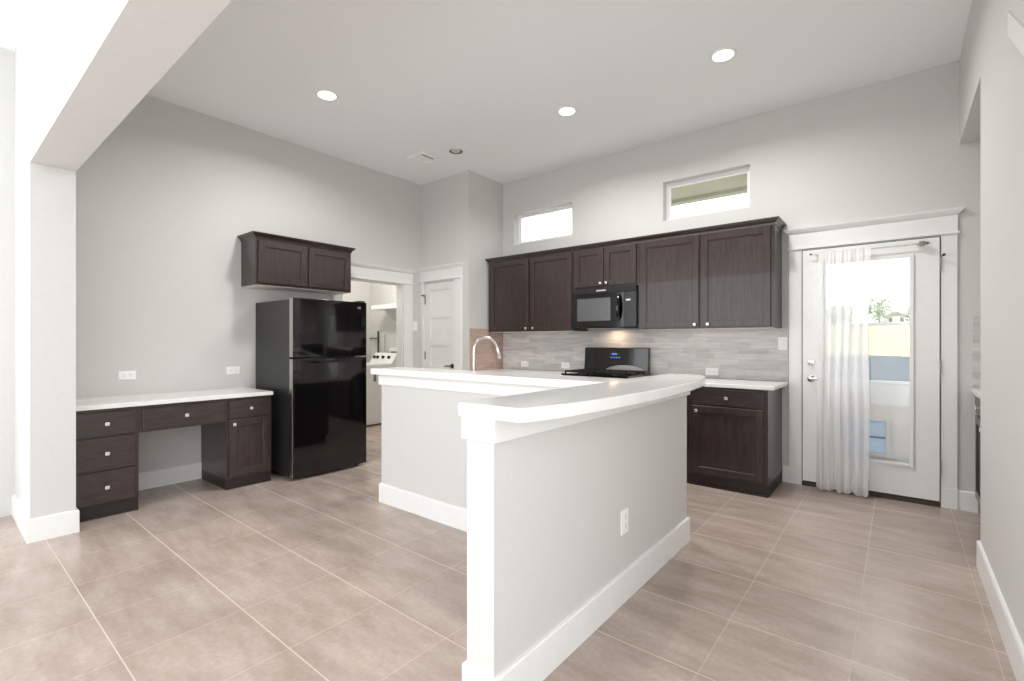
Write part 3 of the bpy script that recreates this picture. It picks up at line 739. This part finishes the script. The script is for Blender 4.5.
for gx0, gx1 in ((rx0 + .025, -2.425), (-2.413, rx1 - .025)):
    b = B(); z0, z1 = .932, .948
    for y in (4.332, 4.54, 4.755): b.box(gx0, gx1, y, y + .014, z0, z1)
    for k in range(4): x = gx0 + k * (gx1 - gx0 - .014) / 3; b.box(x, x + .014, 4.332, 4.769, z0, z1 - .001)
    for y in (4.44, 4.65): b.box(gx0 + .04, gx1 - .04, y, y + .012, z0, z1 - .0005)
    for x in (gx0, gx1 - .014):
        for y in (4.332, 4.755): b.box(x, x + .014, y, y + .014, .917, z0)
    b.build('grate', BLACKM, rg)
# back panel with a curved-forward lower apron
bgp = B().prism([(4.775, .918), (4.855, .918), (4.855, 1.185), (4.812, 1.19), (4.80, 1.182), (4.785, .99)], rx0 + .003, rx1 - .003, 'x').build('back_panel', BLACK, rg)
def on_panel(z): return 4.785 + (z - .99) / .192 * .015
B().prism([(on_panel(1.06) - .002, 1.06), (on_panel(1.14) - .002, 1.14), (on_panel(1.14) + .002, 1.14), (on_panel(1.06) + .002, 1.06)], -2.49, -2.34, 'x').build('control_face', BLACKM, bgp)
b = B()
for i in range(4): b.box(-2.455 + i * .016, -2.445 + i * .016, on_panel(1.118) - .005, on_panel(1.118), 1.108, 1.128)
b.build('clock_display', LED, bgp)
b = B()
for i in range(4): b.box(-2.47 + i * .032, -2.452 + i * .032, on_panel(1.08) - .005, on_panel(1.08), 1.075, 1.085)
b.build('touch_keys', LED, bgp)
b = B(); n = 14; sec = []
for k in range(n + 1):
    s = k / n; x = -2.42 + (s - .5) * .50; hgt = .075 * math.sin(PI * s) ** .5 if 0 < k < n else 0
    sec.append((x, .925 + max(hgt, .004)))
poly = [(-2.67, .922)] + sec + [(-2.17, .922)]
b.prism([(p[0] + .13, p[1]) for p in poly], 4.765, 4.784, 'y').build('oven_vent', STEEL, bgp)

# ------------------------------------------------------------------ ceiling lights and vent
def downlight(label, x, y, lit=True):
    t = thing('ceiling_light', label, 'ceiling light', (x, y, H), 0, 'recessed ceiling lights')
    B().lathe([(.070, 0), (.072, -.006), (.090, -.008), (.097, -.003), (.097, 0)], (x, y, H)).build('trim_ring', WHITE, t, True)
    if lit:
        B().lathe([(.071, -.0055), (.06, -.011), (0, -.0125)], (x, y, H), 'z', 32).build('diffuser', LAMP, t, True)
    else:
        B().lathe([(.071, -.0065), (.066, -.0085), (0, -.0085)], (x, y, H)).build('recess', BLACKM, t, True)
        B().lathe([(.052, 0), (.052, -.0045), (0, -.005)], (x + .014, y - .014, H - .0065)).build('bulb', LAMPOFF, t, True)
    return t
t1 = downlight('lit recessed ceiling light on the left, nearest the desk wall', -3.784, 2.177)
ld = bpy.data.lights.new('downlight_lamp', 'AREA'); ld.shape = 'DISK'; ld.size = .2; ld.energy = LAMP_W; ld.color = (1, .985, .96); ld.spread = math.radians(158)
lo = bpy.data.objects.new('downlight_lamp', ld); COL.objects.link(lo); lo.parent = t1; lo.location = (0, 0, -.02)
copy_tree(t1, (-2.346, 3.70, H), 'lit recessed ceiling light in the middle, above the range')
copy_tree(t1, (-.999, 3.697, H), 'lit recessed ceiling light on the right, nearest the exterior door')
downlight('unlit recessed ceiling light with a dark rim beside the ceiling vent', -3.788, 3.707, False)
v = thing('ceiling_vent', 'white square ceiling vent beside the unlit recessed light', 'vent', (-4.21, 3.60, H))
vx0, vx1, vy0, vy1 = -4.345, -4.075, 3.475, 3.735
b = B()
for q in ((vx0, vx0 + .03, vy0, vy1), (vx1 - .03, vx1, vy0, vy1), (vx0 + .03, vx1 - .03, vy0, vy0 + .03), (vx0 + .03, vx1 - .03, vy1 - .03, vy1)): b.box(q[0], q[1], q[2], q[3], H - .024, H, .005)
b.build('frame', PLASTIC, v)
B().box(vx0 + .03, vx1 - .03, vy0 + .03, vy1 - .03, H - .003, H).build('backing', DARK, v)
b = B()
for k in range(5):
    x = vx0 + .030 + k * .0305; b.prism([(x, H - .010), (x + .036, H - .0065), (x + .036, H - .0055), (x, H - .009)], vy0 + .03, vy1 - .03, 'y')
b.build('louvre', PLASTIC, v)

# ------------------------------------------------------------------ curtain on the door
cr = thing('curtain_rod', 'slim steel curtain rod with a square finial across the top of the door', 'curtain rod', (-.2, 4.80, 2.0))
B().tube([(-.575, 4.795, 2.0), (.14, 4.795, 2.0)], .0055, 10).build('rod', CHROME, cr, True)
B().box(.122, .158, 4.777, 4.813, 1.982, 2.018, .006).cyl((.158, 4.795, 2.0), (.166, 4.795, 2.0), .007).cyl((.166, 4.795, 2.0), (.184, 4.795, 2.0), .015, .003).build('finial', NICKEL, cr)
B().cyl((-.575, 4.795, 2.0), (-.592, 4.795, 2.0), .009, .006).build('finial', BRONZE, cr)
for x in (-.545, .118): B().box(x - .008, x + .008, 4.80, 4.84, 1.992, 2.008, .002).build('bracket', CHROME, cr)
def curtain():
    b = B(); nx, nz = 150, 60; V = []
    rr = random.Random(3); ph = [rr.uniform(0, 6.28) for _ in range(6)]
    for j in range(nz + 1):
        s = j / nz; z = 2.012 - s * (2.012 - .012); row = []
        xa = -.520 - .018 * s; xb = -.172 - .012 * math.sin(PI * s) * .6 + (.0 if s < .9 else -.01 * (s - .9) * 10)
        for i in range(nx + 1):
            u = i / nx
            amp = .008 + .014 * min(1, s * 2.2)
            uu = u + .012 * math.sin(3 * s * PI + u * 5)
            w = math.sin(uu * 2 * PI * 5.6 + ph[0] + .5 * math.sin(2.1 * s)) * .9 + math.sin(uu * 2 * PI * 13.3 + ph[1]) * max(.12, .6 - 2.2 * s) + .45 * math.sin(uu * 2 * PI * 2.6 + ph[2] + s)
            x = xa + (xb - xa) * (u + .010 * math.sin(uu * 2 * PI * 15 + ph[3]))
            bottom = .012 * math.sin(u * 19 + 1) * (1 if j == nz else 0)
            row.append(b.bm.verts.new((x, 4.790 - .006 + amp * w * .9 if s > .02 else 4.786 + amp * w * .4, z + max(bottom, 0))))
        V.append(row)
    for j in range(nz):
        for i in range(nx): b.bm.faces.new((V[j][i], V[j][i + 1], V[j + 1][i + 1], V[j + 1][i]))
    return b
def curtain_fix(b):
    for v in b.bm.verts: v.co.y -= .028 * min(1, (2.02 - v.co.z) / .12)
    return b
tag(curtain_fix(curtain()).build('sheer_curtain', SHEER, None, True), 'sheer white gathered curtain hanging over the left half of the door glass', 'curtain')

# ------------------------------------------------------------------ laundry room contents
dr = thing('dryer', 'white laundry machine with dials, glimpsed past the refrigerator', 'dryer', (-6.39, 4.4, 0))
B().box(-6.69, -6.09, 4.10, 4.78, .02, .905, .012).build('body', ENAMEL, dr)
for x in (-6.64, -6.14):
    for y in (4.15, 4.73): B().cyl((x, y, 0), (x, y, .022), .02).build('foot', BLACKM, dr)
B().box(-6.688, -6.092, 4.105, 4.775, .905, .915, .004).build('lid', ENAMEL, dr)
B().box(-6.61, -6.17, 4.09, 4.101, .25, .72, .01).build('door', ENAMEL, dr)
B().box(-6.092, -6.078, 4.25, 4.29, .66, .80, .004).build('handle', SLOT, dr)
cn = B().prism([(4.58, .915), (4.78, .915), (4.78, 1.075), (4.70, 1.075)], -6.68, -6.10, 'x').build('console', ENAMEL, dr)
nrm = Vector((0, -.8, .6))
for x in (-6.62, -6.53, -6.39, -6.24):
    p = Vector((x, 4.645, 1.003)); B().cyl(p, p + nrm * .028, .027, .022, 20).build('dial', BLACKM, cn, True)
lq = thing('ceiling_light', 'added flush ceiling light, unseen, brightening the laundry room past the doorway', 'ceiling light', (-5.9, 3.75, 2.75))  # unseen fixture, added with its lamp to brighten the laundry
B().lathe([(.17, 0), (.17, -.02), (.16, -.025), (0, -.025)], (-5.9, 3.75, 2.75)).build('base', WHITE, lq, True)
B().lathe([(.15, -.025), (.14, -.05), (.09, -.072), (0, -.08)], (-5.9, 3.75, 2.75)).build('diffuser', LAMP, lq, True)
ll = bpy.data.lights.new('laundry_fill_lamp', 'POINT'); ll.energy = 34; ll.color = (1, .96, .88); ll.shadow_soft_size = .07
lo = bpy.data.objects.new('laundry_fill_lamp', ll); COL.objects.link(lo); lo.parent = lq; lo.location = (0, 0, -.22)
s = thing('wall_shelf', 'white wall shelf high in the laundry room above the machine', 'shelf', (-6.3, 4.7, 1.76))
B().box(-6.52, -5.3, 4.50, 4.848, 1.762, 1.83, .004).build('board', WHITE, s)
for x in (-6.3, -5.5): B().prism([(4.846, 1.762), (4.60, 1.762), (4.60, 1.742), (4.826, 1.56), (4.846, 1.56)], x, x + .02, 'x').build('bracket', WHITE, s)
k = thing('drying_rack', 'thin dark metal rack pole standing behind the laundry machine', 'rack', (-6.77, 4.815, 0))
B().cyl((-6.77, 4.815, .0), (-6.77, 4.815, 1.43), .014).build('pole', BRONZE, k)
B().cyl((-7.0, 4.815, 1.31), (-6.77, 4.815, 1.31), .010).build('bar', BRONZE, k)
B().cyl((-6.60, 4.82, .0), (-6.60, 4.82, 1.38), .007).build('pole', STEEL, k)
bx_ = thing('wall_box', 'small white ledge box on the laundry wall right of the dials', 'box', (-6.28, 4.8, 1.09))
B().box(-6.39, -6.17, 4.76, 4.849, 1.10, 1.155, .004).build('body', WHITE, bx_)
B().box(-6.375, -6.185, 4.775, 4.849, 1.07, 1.10).build('underside', SLOT, bx_)

# ------------------------------------------------------------------ outdoors beyond the door and windows
struct(B().box(-4, 3, 5.05, 8.6, -.35, -.02).build('ground_patio', CONC))
struct(B().box(-2.75, 2.6, 5.05, 5.72, 2.93, 3.0).box(-2.75, 2.6, 5.60, 5.72, 2.89, 2.93).build('ceiling_porch', SOFFIT))
def hill():
    b = B(); V = []
    ys = [8.6, 10, 12, 14, 16, 20, 28, 40, 60, 80, 120, 180, 320]
    def hz(y): return -.4 - min(y - 8.6, 6) * .11 if y < 15 else (-1.06 + (y - 15) * .07 if y < 80 else 1.25 + .0285 * y)
    for y in ys:
        V.append([b.bm.verts.new((x, y, hz(y) + .25 * noise.noise(Vector((x * .1, y * .08, 0))) * min(1, (y - 8.6) / 20))) for x in range(-140, 141, 7)])
    for A, C in zip(V, V[1:]):
        for i in range(len(A) - 1): b.bm.faces.new((A[i], A[i + 1], C[i + 1], C[i]))
    return b
struct(hill().build('ground_hill', GRASS, None, True))
fn = thing('fence', 'weathered grey-blue board fence across the yard outside the door', 'fence', (0, 14, -.95))
b = B(); x = -9.0
while x < 9: b.box(x, x + .1455, 13.98 + R.uniform(0, .006), 14.0, -.95, .93 + R.uniform(-.01, .01)); x += .146
b.build('boards', FENCE, fn)
b = B()
for z in (-.6, .0, .6): b.box(-9, 9, 14.0, 14.04, z, z + .09)
b.build('rails', FENCE, fn)
def tree(label, x, y, z, h, r, seed):
    t = thing('tree', label, 'tree', (x, y, z), 0, 'trees on the rise outside'); rr = random.Random(seed)
    B().tube([(x, y, z - .3), (x + .1, y, z + h * .3), (x, y, z + h * .6)], [r * .09, r * .07, r * .04], 8).build('trunk', BARK, t, True)
    b = B()
    for k in range(700):
        d = Vector((rr.gauss(0, 1), rr.gauss(0, 1), rr.gauss(0, 1))).normalized() * (rr.random() ** .4)
        lump = 1 + .35 * noise.noise(d * 2.3 + Vector((seed, 0, 0)))
        c = Vector((x, y, z + h * .62)) + Vector((d.x * r * lump, d.y * r * lump, d.z * h * .40 * lump)); s = r * .11
        u = Vector((rr.gauss(0, 1), rr.gauss(0, 1), rr.gauss(0, 1))).normalized() * s; w = u.orthogonal().normalized() * s * .7
        b.bm.faces.new([b.bm.verts.new(c + q) for q in (u, w, -u, -w)])
    b.build('crown', LEAF, t)
tree('green leafy tree on the rise seen through the door glass', -4.6, 185, 4.5, 10.5, 3.6, 2)
tree('smaller pale tree left of the other on the rise outside the door', -15.0, 190, 4.6, 9.0, 4.2, 5)
tree('low bushy tree on the rise right of the pale house', 4.6, 210, 5.2, 8.0, 3.6, 8)
def house(label, x, y, z, w, h):
    t = thing('house', label, 'house', (x, y, z), 0, 'pale houses on the rise outside')
    B().box(x - w / 2, x + w / 2, y, y + 6, z - .5, z + h).build('wall', SIDING, t)
    B().prism([(x - w / 2 - .4, z + h), (x + w / 2 + .4, z + h), (x, z + h + w * .28)], y - .4, y + 6.4, 'y').build('roof', ROOF, t)
    for k in (-.25, .25): B().box(x + k * w - .5, x + k * w + .5, y - .05, y, z + h * .35, z + h * .8).build('window', DARKGLASS, t)
house('pale house on the rise, right one seen through the door glass', -.6, 220, 7.4, 6.4, 3.2)
house('pale house on the rise farther left, seen through the curtain', -22.0, 225, 7.5, 9.0, 3.4)
